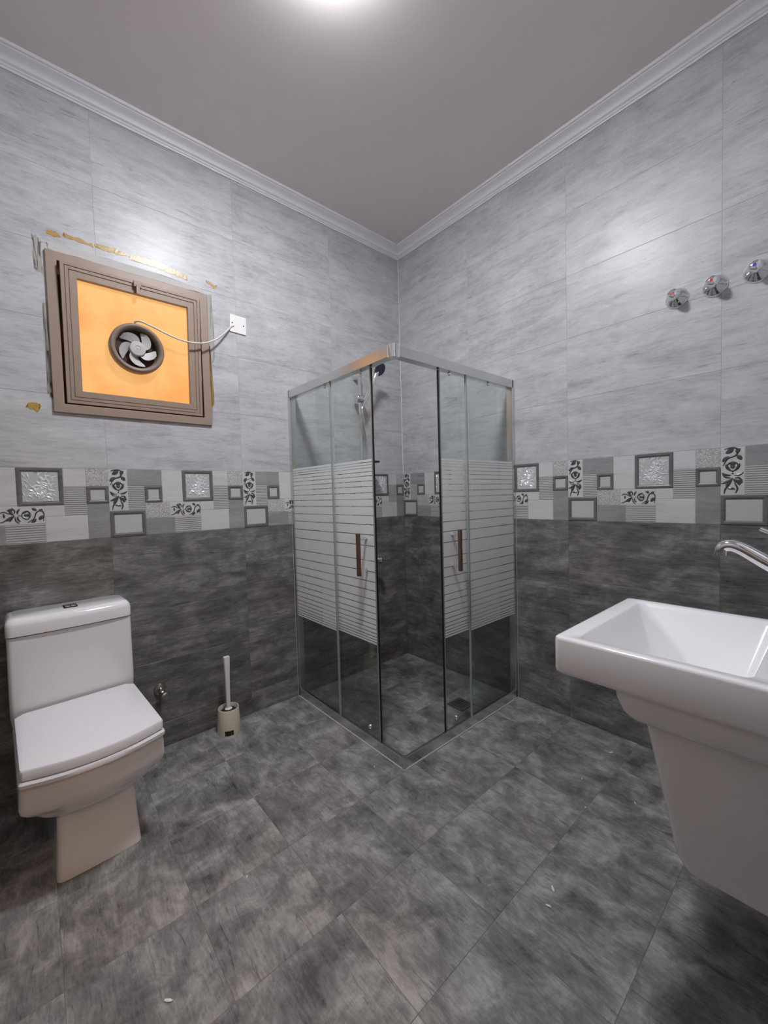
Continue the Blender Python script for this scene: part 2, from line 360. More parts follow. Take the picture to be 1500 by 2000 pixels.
def piece_meshes(kind, w_, h_):
    """list of (name, mesh) in piece-local coordinates: X 0..w, Z 0..h, front towards -Y"""
    key = ('dp', kind, round(w_, 4), round(h_, 4))
    if key in _cache: return _cache[key]
    g = .0006; out = []
    def slab(mat, y=0.0, nm='plain_piece'):
        bm = bmesh.new(); d = .0009
        loft(bm, [[(g, .003, g), (w_-g, .003, g), (w_-g, .003, h_-g), (g, .003, h_-g)], [(g, y+d, g), (w_-g, y+d, g), (w_-g, y+d, h_-g), (g, y+d, h_-g)],
                  [(g+d, y, g+d), (w_-g-d, y, g+d), (w_-g-d, y, h_-g-d), (g+d, y, h_-g-d)]]); out.append((nm, mesh(nm, bm, mat)))
    if kind == 'plain_light': slab('p_light')
    elif kind == 'plain_mid': slab('p_mid')
    elif kind == 'speckle': slab('speckle', nm='speckled_piece')
    elif kind == 'ribbed':
        bm = bmesh.new(); box(bm, g, w_-g, .0012, .003, g, h_-g, 0); n = int(h_/.0085)
        for i in range(n):
            z = g + (h_-2*g)*(i+.5)/n; dz = (h_-2*g)/n*.22
            loft(bm, [[(g, .0012, z-dz), (w_-g, .0012, z-dz), (w_-g, .0012, z+dz), (g, .0012, z+dz)], [(g, -.0006, z-dz*.5), (w_-g, -.0006, z-dz*.5), (w_-g, -.0006, z+dz*.5), (g, -.0006, z+dz*.5)]], mi=1)
        out.append(('ribbed_piece', mesh('ribbed_piece', bm, ['p_groove', 'p_ridge'])))
    elif kind in ('floral_v', 'floral_h'):
        slab('p_light', nm='flower_panel'); bm = bmesh.new(); floral(bm, w_, h_, kind == 'floral_h'); out.append(('flower_relief', mesh('flower_relief', bm, 'leaf_dark', 40)))
    else:
        bw = {'frame': .0155, 'frame_big': .017, 'frame_flower': .0165}[kind]; t = bw*.55
        bm = bmesh.new()
        R_ = lambda i, y: [(i, y, i), (w_-i, y, i), (w_-i, y, h_-i), (i, y, h_-i)]
        loft(bm, [R_(g, .003), R_(g, -.0016), R_(g+.001, -.0026), R_(t, -.0032), R_(bw-.002, -.0010), R_(bw, .0022), R_(bw, .003)], cap0=False, cap1=False)
        out.append(('raised_frame', mesh('raised_frame', bm, 'p_dark')))
        bm = bmesh.new(); box(bm, bw, w_-bw, .0016 if kind != 'frame_flower' else .0022, .0035, bw, h_-bw)
        out.append(('inset_panel', mesh('inset_panel', bm, 'p_light' if kind != 'frame_flower' else 'leaf_ground')))
        if kind == 'frame_flower':
            bm = bmesh.new(); silver_flowers(bm, bw+.001, w_-bw-.001, bw+.001, h_-bw-.001); out.append(('silver_flower_relief', mesh('silver_flower_relief', bm, 'leaf_silver', 40)))
    _cache[key] = out; return out

def wall(name, length, x_start, joint0, rz, loc, hole=None, detailed=True):
    """wall in local X (along), Z (up), -Y towards the room; x_start..x_start+length; tile joints at joint0 + k*TW"""
    bm = bmesh.new(); xe = x_start+length
    # grout backing 2.5 mm behind the tile faces, dark below the band
    xs = [x_start, xe]; zs = [0, ZB, RZ]
    if hole: xs += [hole[0], hole[1]]; zs += [hole[2], hole[3]]
    xs = sorted(xs); zs = sorted(zs)
    for a_, b_ in zip(xs, xs[1:]):
        for c_, e_ in zip(zs, zs[1:]):
            if hole and hole[0] < (a_+b_)/2 < hole[1] and hole[2] < (c_+e_)/2 < hole[3]: continue
            box(bm, a_, b_, .0010, .12, c_, e_, 1 if c_ < ZB-1e-6 else 0)
    root = bpy.data.objects.new(name, mesh(name, bm, ['grout', 'grout_dark'])); link(root); root.location = loc; root.rotation_euler = (0, 0, rz)
    tag(root, kind='structure')
    k = math.floor((x_start-joint0)/TW+1e-6); cols = []
    while joint0+k*TW < xe-1e-4:
        c0 = joint0+k*TW; cols.append((max(c0, x_start), min(c0+TW, xe), c0)); k += 1
    cols = [c for c in cols if c[1]-c[0] > .004]
    zr = [0, Z0, Z0+TH, Z0+2*TH, ZB, ZT]; z = ZT
    while z+TH < RZ: z += TH; zr.append(z)
    zr.append(RZ)
    for a_, b_, c0 in cols:
        for z0, z1 in zip(zr, zr[1:]):
            if abs(z0-ZB) < 1e-6:
                o = bpy.data.objects.new('decor_tile', tile_mesh_back(b_-a_, z1-z0)); link(o, root); o.location = (a_, 0, z0)
                for kind, u0, u1, v0, v1 in DECOR:
                    lo, hi = max(u0+c0, a_), min(u1+c0, b_)
                    if hi-lo < .035: 
                        if hi-lo < .004: continue
                        kind = 'plain_mid'
                    elif (hi-lo) < (u1-u0)-.02 and kind not in ('ribbed', 'plain_light', 'plain_mid', 'speckle'): kind = 'plain_light'
                    for nm, me in piece_meshes(kind, hi-lo, v1-v0):
                        p = bpy.data.objects.new(nm, me); link(p, o); p.location = (lo-a_, 0, v0)
                continue
            mat = 'dark' if z1 <= ZB+1e-6 else 'light'
            hl = None
            if hole and a_ < hole[1] and b_ > hole[0] and z0 < hole[3] and z1 > hole[2]:
                hl = (hole[0]-a_, hole[1]-a_, hole[2]-z0, hole[3]-z0)
                if hl[0] <= 0 and hl[1] >= b_-a_ and hl[2] <= 0 and hl[3] >= z1-z0: continue
            o = bpy.data.objects.new('wall_tile', tile_mesh('wall_tile', b_-a_, z1-z0, mat, hl)); link(o, root); o.location = (a_, 0, z0)
    return root
def tile_mesh_back(w_, h_):
    key = ('db', round(w_, 4))
    if key not in _cache: _cache[key] = mesh('decor_tile', bx(.0009, w_-.0009, .003, .008, .0009, h_-.0009), 'p_mid')
    return _cache[key]
wall_left = wall('wall_left', RX, -RX, 0.01-5*TW, math.pi, (0, 0, 0), hole=(-WIN[1], -WIN[0], WIN[2], WIN[3]))
wall_right = wall('wall_right', RY, 0.0, 0.0, math.pi/2, (0, 0, 0))
# walls behind the camera: the doorway wall and the wall beside the toilet
DOOR = (1.62, 2.44, 2.06)
wall_back = wall('wall_back', RX, 0.0, 0.0, 0.0, (0, RY, 0), hole=(DOOR[0], DOOR[1], -0.01, DOOR[2]))
for ch in [c for c in wall_back.children if c.name.startswith('decor_tile')]:
    if ch.location.x+.5 > DOOR[0]:
        for s in list(ch.children): bpy.data.objects.remove(s)
        bpy.data.objects.remove(ch)
wall_side = wall('wall_side', RY, -RY, 0.0-4*TW, -math.pi/2, (RX, 0, 0))

# ------------------------------------------------------------------ floor
bm = bx(-.12, RX+.12, -.12, RY+2.2, -.10, -.0010)
floor = obj('floor', bm, 'grout_floor'); tag(floor, kind='structure')
FX0, FY0, FT = 0.245, 0.012, 0.30
def floor_mesh(w_, d_):
    key = ('fl', round(w_, 4), round(d_, 4))
    if key in _cache: return _cache[key]
    bm = bmesh.new(); g = .0007; d = .0006
    R_ = lambda i, z: [(i, i, z), (w_-i, i, z), (w_-i, d_-i, z), (i, d_-i, z)]
    loft(bm, [R_(g, -.008), R_(g, -d), R_(g+d, 0)]); _cache[key] = mesh('floor_tile', bm, 'floor'); return _cache[key]
xs = [0.0, FX0]
while xs[-1]+FT < RX: xs.append(xs[-1]+FT)
xs.append(RX)
ys = [0.0, FY0+FT]
while ys[-1]+FT < RY: ys.append(ys[-1]+FT)
ys.append(RY)
for x0, x1 in zip(xs, xs[1:]):
    for y0, y1 in zip(ys, ys[1:]):
        o = bpy.data.objects.new('floor_tile', floor_mesh(x1-x0, y1-y0)); link(o, floor); o.location = (x0, y0, 0)

# ------------------------------------------------------------------ ceiling and crown moulding
ceil = obj('ceiling', bx(-.12, RX+.12, -.12, RY+2.2, RZ, RZ+.1), 'ceiling'); tag(ceil, kind='structure')
PROF = [(0, -.067), (.006, -.067), (.008, -.060), (.012, -.058), (.013, -.053), (.011, -.0515), (.013, -.050), (.019, -.047), (.021, -.043)]
for i in range(1, 8):
    t = i/8; PROF.append((.021+.028*t**1.6, -.043+.026*t**0.75))
PROF += [(.050, -.0155), (.051, -.013), (.058, -.011), (.060, -.006), (.060, 0), (0, 0)]
def crown(n, a_, b_, inward, ma, mb):
    """profile swept from a to b; inward = unit vector off the wall; mitred at both ends"""
    a_, b_ = Vector(a_), Vector(b_); t = (b_-a_).normalized(); iv = Vector(inward)
    bm = bmesh.new(); nseg = 40
    rnd = random.Random(n); jit = [rnd.uniform(-.0012, .0012) for _ in range(nseg+1)]
    rings = []
    for k in range(nseg+1):
        ring = []
        for d_, h_ in PROF:
            s0 = a_+t*(d_*ma); s1 = b_-t*(d_*mb); q = s0.lerp(s1, k/nseg)+iv*d_+Vector((0, 0, h_))
            if h_ < -.064: q.z += jit[k]
            ring.append(q)
        rings.append(ring)
    loft(bm, rings)
    tag(obj('trim_%d' % n, bm, 'crown', smooth=35), kind='structure')
crown(1, (0, 0, RZ), (RX, 0, RZ), (0, 1, 0), 1, 1)
crown(2, (0, 0, RZ), (0, RY, RZ), (1, 0, 0), 1, 1)
crown(3, (0, RY, RZ), (RX, RY, RZ), (0, -1, 0), 1, 1)
crown(4, (RX, 0, RZ), (RX, RY, RZ), (-1, 0, 0), 1, 1)
# white grout bead in the corner above the band
bm = bmesh.new(); loft(bm, [[(0, .0024, z), (.0009, .0009, z), (.0024, 0, z), (0, 0, z)] for z in (ZT, RZ-.06)]); tag(obj('trim_5', bm, 'crown'), kind='structure')

# ------------------------------------------------------------------ hall behind the doorway
hall = empty('hall', (2.03, RY+.12, 0), kind='structure')
y0, y1 = RY+.12, RY+1.7
bm = bmesh.new()
box(bm, 1.0, 3.0, y1, y1+.1, 0, RZ); box(bm, .9, 1.0, y0, y1, 0, RZ); box(bm, 3.0, 3.1, y0, y1, 0, RZ)
box(bm, 2.67, 3.0, y0, y0+.02, 0, RZ)
obj('hall_wall', bm, 'paint_hall', hall)
bm = bmesh.new(); box(bm, 1.0, 3.0, y0-.12, y1, -.0022, 0.0); obj('hall_floor', bm, 'floor', hall)
door = empty('door_1', (DOOR[0], RY, 0), kind='structure')
for nm, a_ in (('door_jamb', (DOOR[0], DOOR[0]+.03, RY-.01, RY+.13, 0, DOOR[2])), ('door_jamb', (DOOR[1]-.03, DOOR[1], RY-.01, RY+.13, 0, DOOR[2])), ('door_head', (DOOR[0]+.03, DOOR[1]-.03, RY-.01, RY+.13, DOOR[2]-.03, DOOR[2]))):
    obj(nm, bx(*a_), 'wood', door)
hl = empty('hall_fill_lamp', (2.0, RY+.95, RZ), label='unseen warm fill lamp added on the hall ceiling outside the door', cat='lamp')  # added for warm fill on the toilet and basin fronts
bm = bmesh.new(); lathe(bm, [(.16, 0), (.16, -.02)], (2.0, RY+.95, RZ), (0, 0, 1)); obj('lamp_base', bm, 'lampbase', hl)
bm = bmesh.new(); lathe(bm, [(.15, -.0201), (.145, -.04), (.10, -.055), (.02, -.06)], (2.0, RY+.95, RZ), (0, 0, 1)); obj('lamp_shade', bm, 'hall_fill_lamp', hl, smooth=40)

# ------------------------------------------------------------------ ceiling lamp
LX, LY = 1.315, 1.115
cl = empty('ceiling_lamp', (LX, LY, RZ), label='round white ceiling lamp glowing at the top of the picture', cat='lamp')
bm = bmesh.new(); lathe(bm, [(.132, 0), (.132, -.012)], (LX, LY, RZ), (0, 0, 1), 48); obj('lamp_base', bm, 'lampbase', cl)
bm = bmesh.new(); lathe(bm, [(.127, -.0121), (.126, -.022), (.112, -.031), (.06, -.036), (.01, -.037)], (LX, LY, RZ), (0, 0, 1), 48); obj('lamp_shade', bm, 'lamp', cl, smooth=40)

# ------------------------------------------------------------------ window with amber pane
win = empty('window_1', (1.65, 0, 1.548), kind='structure')
def rect_frame(bm, x0, x1, z0, z1, bw, y0, y1):
    R_ = lambda i, y: [(x0+i, y, z0+i), (x1-i, y, z0+i), (x1-i, y, z1-i), (x0+i, y, z1-i)]
    loft(bm, [R_(0, y0), R_(0, y1), R_(bw, y1), R_(bw, y0), R_(0, y0)], cap0=False, cap1=False)
bm = bmesh.new(); rect_frame(bm, 1.338, 1.961, 1.548, 2.197, .036, -.06, .012)
obj('window_frame', bm, 'taupe', win, bevel=.002)
# hopper sash tilted a little into the room at the top
sash = bpy.data.objects.new('sash', None); C.objects.link(sash); sash.parent = win; 
SZ = 1.590
sash.location = (0, 0.0, SZ-1.548); sash.rotation_euler = (-math.radians(2.6), 0, 0)
OFF[sash.name] = Vector()
bm = bmesh.new()
def steps(bm, x0, x1, z0, z1):
    R_ = lambda i, y: [(x0+i, y, z0+i), (x1-i, y, z0+i), (x1-i, y, z1-i), (x0+i, y, z1-i)]
    loft(bm, [R_(0, -.03), R_(0, .014), R_(.012, .014), R_(.0125, .010), R_(.014, .010), R_(.0145, .013), R_(.026, .013), R_(.0265, .009), R_(.028, .009), R_(.0285, .012), R_(.054, .012), R_(.055, -.004), R_(.055, -.03), R_(0, -.03)], cap0=False, cap1=False)
SX0, SX1, SH = -.2670, .2670, .565
steps(bm, SX0, SX1, 0, SH); obj('sash_frame', bm, 'taupe', sash, world=False, bevel=.0008, seg=1)
bm = bx(SX0+.05, SX1-.05, -.012, -.006, .05, SH-.05)
# hole for the fan
FZ = 1.863-SZ; FXl = 1.659-1.65
pane = obj('pane', bm, 'amber', sash, world=False)
bm = bmesh.new(); box(bm, -.018, .012, .012, .030, SH-.030, SH-.004); box(bm, -.010, .004, .016, .036, SH-.062, SH-.022); lathe(bm, [(.005, 0), (.005, .034)], (-.02, .022, SH-.012), (1, 0, 0), 10)
obj('latch', bm, 'taupe', sash, world=False, bevel=.0015)
# black board added behind the window as the shade in the sash gap
bm = bmesh.new(); box(bm, 1.30, 2.0, -.14, -.121, 1.5, 2.25); obj('gap_shade_board', bm, 'black', win)
# ------------------------------------------------------------------ exhaust fan in the pane
fan = empty('exhaust_fan', (1.657, 0.014, 1.858), label='round brown exhaust fan set in the amber window pane', cat='fan')
fo = Vector((1.657, 0.014, 1.858)); ax = Vector((0, math.cos(math.radians(2.6)), -math.sin(math.radians(2.6))))
bm = bmesh.new(); lathe(bm, [(.107, -.006), (.107, .026), (.104, .034), (.099, .037), (.092, .036), (.086, .030), (.082, .006), (.082, -.006)], fo, ax, 48, closed=False); obj('housing_ring', bm, 'fan_body', fan, smooth=40)
bm = bmesh.new(); lathe(bm, [(.0818, -.008), (.0818, -.004), (.01, -.003)], fo, ax, 32); obj('duct', bm, 'fan_dark', fan)
bm = bmesh.new(); lathe(bm, [(.032, 0), (.032, .026), (.030, .029), (.012, .030), (.010, .028), (.006, .028), (.002, .030)], fo, ax, 32); obj('hub', bm, 'fan_blade', fan, smooth=40)
u = Vector((-1, 0, 0)); v = Vector((0, math.sin(math.radians(2.6)), math.cos(math.radians(2.6))))
for k in range(5):
    bm = bmesh.new(); a0 = math.radians(72*k+25); N_ = 7; rings = []
    for i in range(N_+1):
        t = i/N_; r = .028+.048*t; an = a0+t*.75; wd = (.008+.019*math.sin(math.pi*(0.12+.72*t))) if t < .98 else .013
        c_ = fo+ax*.012+r*(math.cos(an)*u+math.sin(an)*v); tg = (-math.sin(an)*u+math.cos(an)*v)
        p0 = c_-tg*wd*.9+ax*.009; p1 = c_+tg*wd*.9-ax*.006
        rings.append([p0+ax*.0012, p1+ax*.0012, p1-ax*.0012, p0-ax*.0012])
    loft(bm, rings); obj('blade', bm, 'fan_blade', fan, smooth=50)
cab = empty('power_cable', (1.664, .034, 1.970), label='grey white cable drooping from the fan to the wall plate', cat='cable')
CP = [(1.664,.034,1.970),(1.660,.040,1.974),(1.652,.046,1.976),(1.636,.053,1.974),(1.599,.060,1.961),(1.515,.060,1.935),(1.449,.060,1.926),(1.376,.055,1.938),(1.308,.040,1.978),(1.247,.020,2.039),(1.222,.009,2.070),(1.205,.0072,2.080)]
bm = bmesh.new(); tube(bm, spline(CP, 8), .0042, 10); obj('cable_sheath', bm, 'cable', cab, smooth=60)
pl = empty('cover_plate', (1.181, 0, 2.045), label='square white cover plate screwed to the light tiles', cat='wall plate')
bm = bx(1.138, 1.225, 0, .0065, 2.046, 2.137); bmesh.ops.rotate(bm, verts=bm.verts[:], cent=(1.181, 0, 2.09), matrix=Matrix.Rotation(math.radians(-2), 3, 'Y')); obj('plate', bm, 'plastic', pl, bevel=.002)
for x, z in ((1.212, 2.094), (1.152, 2.090)):
    bm = bmesh.new(); lathe(bm, [(.0035, 0), (.003, .0018)], (x, .0063, z), (0, 1, 0), 10); obj('screw', bm, 'black', pl)

# dried glue and cement round the window
def blob(name, pts, mat, th=.0010, seed=0, sub=5, amp=.004):
    rnd = random.Random(seed); P = []
    for i, (x, z) in enumerate(pts):
        x2, z2 = pts[(i+1) % len(pts)]
        for j in range(sub):
            t = j/sub; P.append((x+(x2-x)*t+rnd.uniform(-amp, amp), z+(z2-z)*t+rnd.uniform(-amp, amp)))
    bm = bmesh.new(); loft(bm, [[(x, 0.0001, z) for x, z in P], [(x, th, z) for x, z in P]])
    bmesh.ops.triangulate(bm, faces=[f for f in bm.faces if len(f.verts) > 4])
    for vv in bm.verts: vv.co.x *= -1; vv.co.y *= -1
    obj(name, bm, mat, wall_left, world=False)
blob('glue_smear', [(1.953,2.262),(1.945,2.279),(1.925,2.281),(1.905,2.268),(1.925,2.259)], 'glue', seed=1)
blob('glue_smear', [(1.895,2.270),(1.893,2.287),(1.800,2.277),(1.795,2.262)], 'glue', seed=2, sub=8)
blob('glue_smear', [(1.790,2.268),(1.789,2.282),(1.730,2.286),(1.676,2.284),(1.674,2.268),(1.74,2.266)], 'glue', seed=3, sub=7)
blob('glue_smear', [(1.666,2.262),(1.664,2.282),(1.594,2.292),(1.52,2.286),(1.426,2.268),(1.424,2.246),(1.48,2.250),(1.56,2.262)], 'glue', seed=4, sub=7)
blob('glue_smear', [(1.335,2.268),(1.330,2.276),(1.300,2.262),(1.277,2.266),(1.294,2.240),(1.305,2.252)], 'glue', seed=5, amp=.003)
blob('glue_smear', [(2.046,1.555),(2.040,1.576),(2.010,1.580),(2.002,1.566),(2.012,1.538),(2.02,1.552)], 'glue', seed=6)
blob('glue_smear', [(1.335,1.95),(1.330,1.95),(1.322,1.66),(1.334,1.64)], 'glue', seed=8, sub=14, amp=.004)
blob('glue_smear', [(1.335,1.95-.3),(1.330,1.94-.3),(1.329,1.58),(1.334,1.57)], 'cement', seed=9, sub=8, amp=.002)
blob('cement_smear', [(1.998,2.245),(1.975,2.235),(1.972,2.10),(1.992,2.11)], 'cement', seed=10, sub=10, amp=.006)
blob('cement_smear', [(1.973,1.98),(1.963,1.98),(1.963,1.60),(1.975,1.62)], 'cement', seed=11, sub=14, amp=.005)
blob('cement_smear', [(1.335,2.20),(1.312,2.21),(1.308,1.90),(1.325,1.86),(1.336,1.90)], 'cement', seed=12, sub=12, amp=.004)
blob('cement_smear', [(1.95,2.202),(1.95,2.232),(1.60,2.236),(1.35,2.222),(1.34,2.202)], 'cement_light', th=.0007, seed=13, sub=14, amp=.004)

# ------------------------------------------------------------------ shower enclosure
SH_T = 1.787
sw = empty('shower_enclosure', (.45, .45, 0), label='corner shower enclosure with striped frosted glass sliding doors', cat='shower')
def sbox(name, a_, mat, parent=sw, sw_xy=False, bevel=.0015):
    x0, x1, y0, y1, z0, z1 = a_
    if sw_xy: x0, x1, y0, y1 = y0, y1, x0, x1
    return obj(name, bx(x0, x1, y0, y1, z0, z1), mat, parent, bevel=bevel)
GAPS = [1.324,1.312,1.299,1.281,1.262,1.239,1.214,1.185,1.155,1.122,1.080,1.038,.991,.940,.871,.821,.775,.733,.692,.660,.629,.601,.576,.555,.536,.520,.507,.494]
for sx in (False, True):
    sbox('bottom_rail', (.892, .906, .012, .892, .0, .050), 'alu', sw_xy=sx)
    sbox('top_rail', (.866, .906, .012, .872, 1.743, SH_T), 'alu', sw_xy=sx)
    sbox('wall_profile', (.868, .906, .0015, .022, .0, SH_T), 'alu', sw_xy=sx)
    e = .42
    fp = sbox('fixed_panel', (.894, .900, .018, e, .050, 1.743), 'glass', sw_xy=sx, bevel=0)
    ds, de = (.263, .727) if not sx else (.137, .604)
    dr = sbox('sliding_door', (.876, .882, ds, de, .020, 1.741), 'glass', sw_xy=sx, bevel=0)
    sbox('edge_seal', (.892, .902, e, e+.007, .050, 1.743), 'seal', fp, sw_xy=sx, bevel=.001)
    sbox('edge_seal', (.875, .883, de, de+.005, .020, 1.741), 'black', dr, sw_xy=sx, bevel=.001)
    sbox('edge_trim', (.8755, .8825, de-.008, de-.0004, .020, 1.741), 'seal', dr, sw_xy=sx, bevel=0)
    zt = 1.337
    for z in GAPS+[.484]:
        z0_ = z+.0019 if z != .484 else z
        sbox('frosted_strip', (.9000, .9004, .024, e-.001, z0_, zt), 'frost', fp, sw_xy=sx, bevel=0)
        sbox('frosted_strip', (.8820, .8824, ds, de-.009, z0_, zt), 'frost', dr, sw_xy=sx, bevel=0)
        zt = z-.0019
    # handle
    yh = .662 if not sx else .531
    bm = bmesh.new(); a_ = (.922, .938, yh-.009, yh+.009, .803, 1.001)
    x0, x1, y0_, y1_, z0_, z1_ = a_
    if sx: x0, x1, y0_, y1_ = y0_, y1_, x0, x1
    box(bm, x0, x1, y0_, y1_, z0_, z1_); obj('door_handle', bm, 'bronze', dr, bevel=.003)
    for zz in (.826, .974):
        bm = bmesh.new(); o_ = (.8825, yh, zz); d_ = (1, 0, 0)
        if sx: o_ = (yh, .8825, zz); d_ = (0, 1, 0)
        lathe(bm, [(.0095, 0), (.0095, .004), (.007, .006), (.007, .040)], o_, d_, 14); obj('handle_post', bm, 'chrome', dr, smooth=40)
    # lower guide knob and upper rollers
    ky = .655 if not sx else .53
    bm = bmesh.new(); o_ = (.8825, ky, .078); d_ = (1, 0, 0)
    if sx: o_ = (ky, .8825, .078); d_ = (0, 1, 0)
    lathe(bm, [(.011, 0), (.011, .006), (.008, .010)], o_, d_, 16); obj('guide_knob', bm, 'chrome', dr, smooth=40)
    for ky in ((.36, .66) if not sx else (.22, .53)):
        bm = bmesh.new(); o_ = (.884, ky, 1.735); d_ = (1, 0, 0)
        if sx: o_ = (ky, .884, 1.735); d_ = (0, 1, 0)
        lathe(bm, [(.009, 0), (.009, .005), (.006, .008)], o_, d_, 14); obj('roller', bm, 'chrome', dr, smooth=40)
    # bead of sealant along the floor and the wall
    sbox('sealant_bead', (.906, .909, .004, .906, .0, .002), 'grout', sw_xy=sx, bevel=0)
    sbox('sealant_bead', (.906, .9075, .0, .002, .0, SH_T), 'grout', sw_xy=sx, bevel=0)
bm = bmesh.new(); loft(bm, [rrect(.889, .908, .889, .908, z, .006) for z in (0, .053)]); obj('corner_foot', bm, 'alu', sw, smooth=40)
bm = bmesh.new(); loft(bm, [rrect(.866, .909, .866, .909, z, .012) for z in (1.738, 1.792)]); obj('corner_cap', bm, 'chrome', sw, smooth=40)

# ------------------------------------------------------------------ shower fittings inside
BX, BY = .418, .052
ss = empty('shower_slide_set', (BX, 0, 1.26), label='chrome hand shower on a slide bar inside the shower', cat='hand shower')
bm = bmesh.new(); tube(bm, [(BX, BY, 1.26), (BX, BY, 1.968)], .0115, 20); obj('slide_bar', bm, 'chrome', ss, smooth=50)
for z in (1.285, 1.945):
    bm = bmesh.new(); lathe(bm, [(.022, 0), (.020, .02), (.016, .04), (.015, .062)], (BX, .0005, z), (0, 1, 0), 20); obj('bar_bracket', bm, 'chrome', ss, smooth=40)
bm = bmesh.new(); lathe(bm, [(.026, -.032), (.026, .032)], (BX, BY+.006, 1.795), (-1, .15, 0), 20); obj('slider', bm, 'chrome', ss, smooth=40, bevel=.004)
H0, H1 = Vector((.425, .085, 1.735)), Vector((.345, .120, 1.925))
bm = bmesh.new(); tube(bm, [H0, H0.lerp(H1, .3), H0.lerp(H1, .7), H1], [.010, .012, .0125, .014], 16); hh = obj('handset_handle', bm, 'chrome', ss, smooth=60)
HD = Vector((.318, .138, 1.982)); nrm = Vector((-.10, .80, -.55)).normalized()
bm = bmesh.new(); lathe(bm, [(.008, -.026), (.030, -.020), (.045, -.006), (.047, .004), (.043, .006)], HD, nrm, 28); obj('handset_head', bm, 'chrome', hh, smooth=50)
bm = bmesh.new(); lathe(bm, [(.0425, .0055), (.041, .008), (.01, .009)], HD, nrm, 28); obj('spray_plate', bm, 'navy', hh, smooth=40)
bm = bmesh.new(); tube(bm, [H1-(H1-H0)*.04, HD-nrm*.016], [.013, .017], 14); obj('handset_neck', bm, 'chrome', hh, smooth=60)
bm = bmesh.new(); tube(bm, spline([H0+Vector((0, 0, .01)), (.430, .088, 1.68), (.392, .075, 1.50), (.385, .07, 1.30), (.40, .085, 1.05), (.405, .075, .80)], 8), .0075, 10); obj('shower_hose', bm, 'chrome', ss, smooth=60)
bm = bmesh.new(); loft(bm, [rrect(.325, .475, .035, .135, z, .02) for z in (1.385, 1.395)]); obj('soap_tray', bm, 'black', ss, smooth=40)
mxr = empty('shower_mixer', (.41, 0, .73), label='chrome shower mixer tap behind the left frosted door', cat='tap')
bm = bmesh.new(); lathe(bm, [(.024, -.09), (.024, .09)], (.42, .075, .742), (1, 0, 0), 20); obj('mixer_body', bm, 'chrome', mxr, smooth=40, bevel=.006)
for x in (.35, .49):
    bm = bmesh.new(); lathe(bm, [(.033, 0), (.030, .012), (.014, .016), (.014, .075)], (x, .0005, .742), (0, 1, 0), 20); obj('wall_flange', bm, 'chrome', mxr, smooth=40)
bm = bmesh.new(); lathe(bm, [(.018, 0), (.022, .010), (.022, .026), (.012, .032)], (.33, .085, .742), (-.7, .7, 0), 20); obj('mixer_knob', bm, 'chrome', mxr, smooth=40)
dn = empty('floor_drain', (.305, .730, 0), label='small dark square floor drain inside the shower', cat='drain')
bm = bmesh.new(); box(bm, .250, .360, .675, .785, .0, .0015); obj('drain_well', bm, 'black', dn)
bm = bmesh.new()
R_ = lambda i, z: [(.250+i, .675+i, z), (.360-i, .675+i, z), (.360-i, .785-i, z), (.250+i, .785-i, z)]
loft(bm, [R_(.004, .0015), R_(.004, .004), R_(.013, .004), R_(.013, .0015), R_(.004, .0015)], cap0=False, cap1=False); obj('drain_rim', bm, 'alu', dn)
for k in range(5):
    y = .695+k*.0175; obj('drain_bar', bx(.263, .347, y-.003, y+.003, .0015, .0035), 'alu', dn)

# ------------------------------------------------------------------ toilet
tl_ = empty('toilet', (1.957, 0.004, 0), rz=math.radians(3.0), label='white one-piece toilet with closed square lid against the dark tiles', cat='toilet')
def tring(hw, yb, yf, z, bulge, r=.02, nf=12, rb=.02):
    """plan section: straight sides, front bulged, rounded corners; local x across, y away from the wall"""
    P = []
    n = 5
    # front edge from +x to -x
    P += [(hw, yb+rb), (hw, yf-r*1.3)]
    for i in range(1, n+1):
        a_ = math.radians(90*i/n); P.append((hw-r+r*math.cos(a_), yf-r*1.3+r*math.sin(a_)*1.0))
    for i in range(1, nf):
        t = i/nf; x = (hw-r)*(1-2*t); P.append((x, yf-r*.3+(bulge)*(1-(2*t-1)**2)))
    for i in range(n, -1, -1):
        a_ = math.radians(90*i/n); P.append((-(hw-r+r*math.cos(a_)), yf-r*1.3+r*math.sin(a_)))
    P += [(-hw, yb+rb), (-hw+rb, yb), (hw-rb, yb)]
    return [(x, y, z) for x, y in P]
bm = bmesh.new()
SEC = [(.116,.03,.548,0,.004), (.1155,.03,.548,.008,.004), (.110,.03,.540,.10,.004), (.107,.03,.533,.188,.006), (.109,.03,.535,.200,.010), (.117,.022,.543,.209,.017), (.130,.016,.551,.219,.024),
       (.143,.012,.556,.229,.028), (.153,.010,.559,.240,.030), (.166,.006,.566,.251,.033), (.181,.003,.577,.264,.036), (.190,.0,.586,.277,.037), (.192,.0,.590,.292,.037), (.189,.0,.597,.345,.037), (.187,.0,.596,.358,.037), (.184,.0,.592,.362,.037)]
loft(bm, [tring(hw, yb, yf, z, bg) for hw, yb, yf, z, bg in SEC]); obj('bowl', bm, 'ceramic', tl_, world=False, smooth=50)
bm = bmesh.new()
TSEC = [(.188,.0,.150,.340,0), (.194,.0,.162,.400,.002), (.195,.0,.170,.45,.003), (.193,.0,.176,.60,.006), (.192,.0,.178,.697,.008)]
loft(bm, [tring(hw, yb, yf, z, bg, r=.016) for hw, yb, yf, z, bg in TSEC]); obj('tank', bm, 'ceramic', tl_, world=False, smooth=45)
bm = bmesh.new()
LSEC = [(.188,.0,.180,.6995,.008), (.194,.0,.186,.702,.010), (.194,.0,.187,.738,.010), (.191,.0,.183,.752,.010), (.184,.004,.172,.762,.009), (.176,.010,.160,.765,.008)]
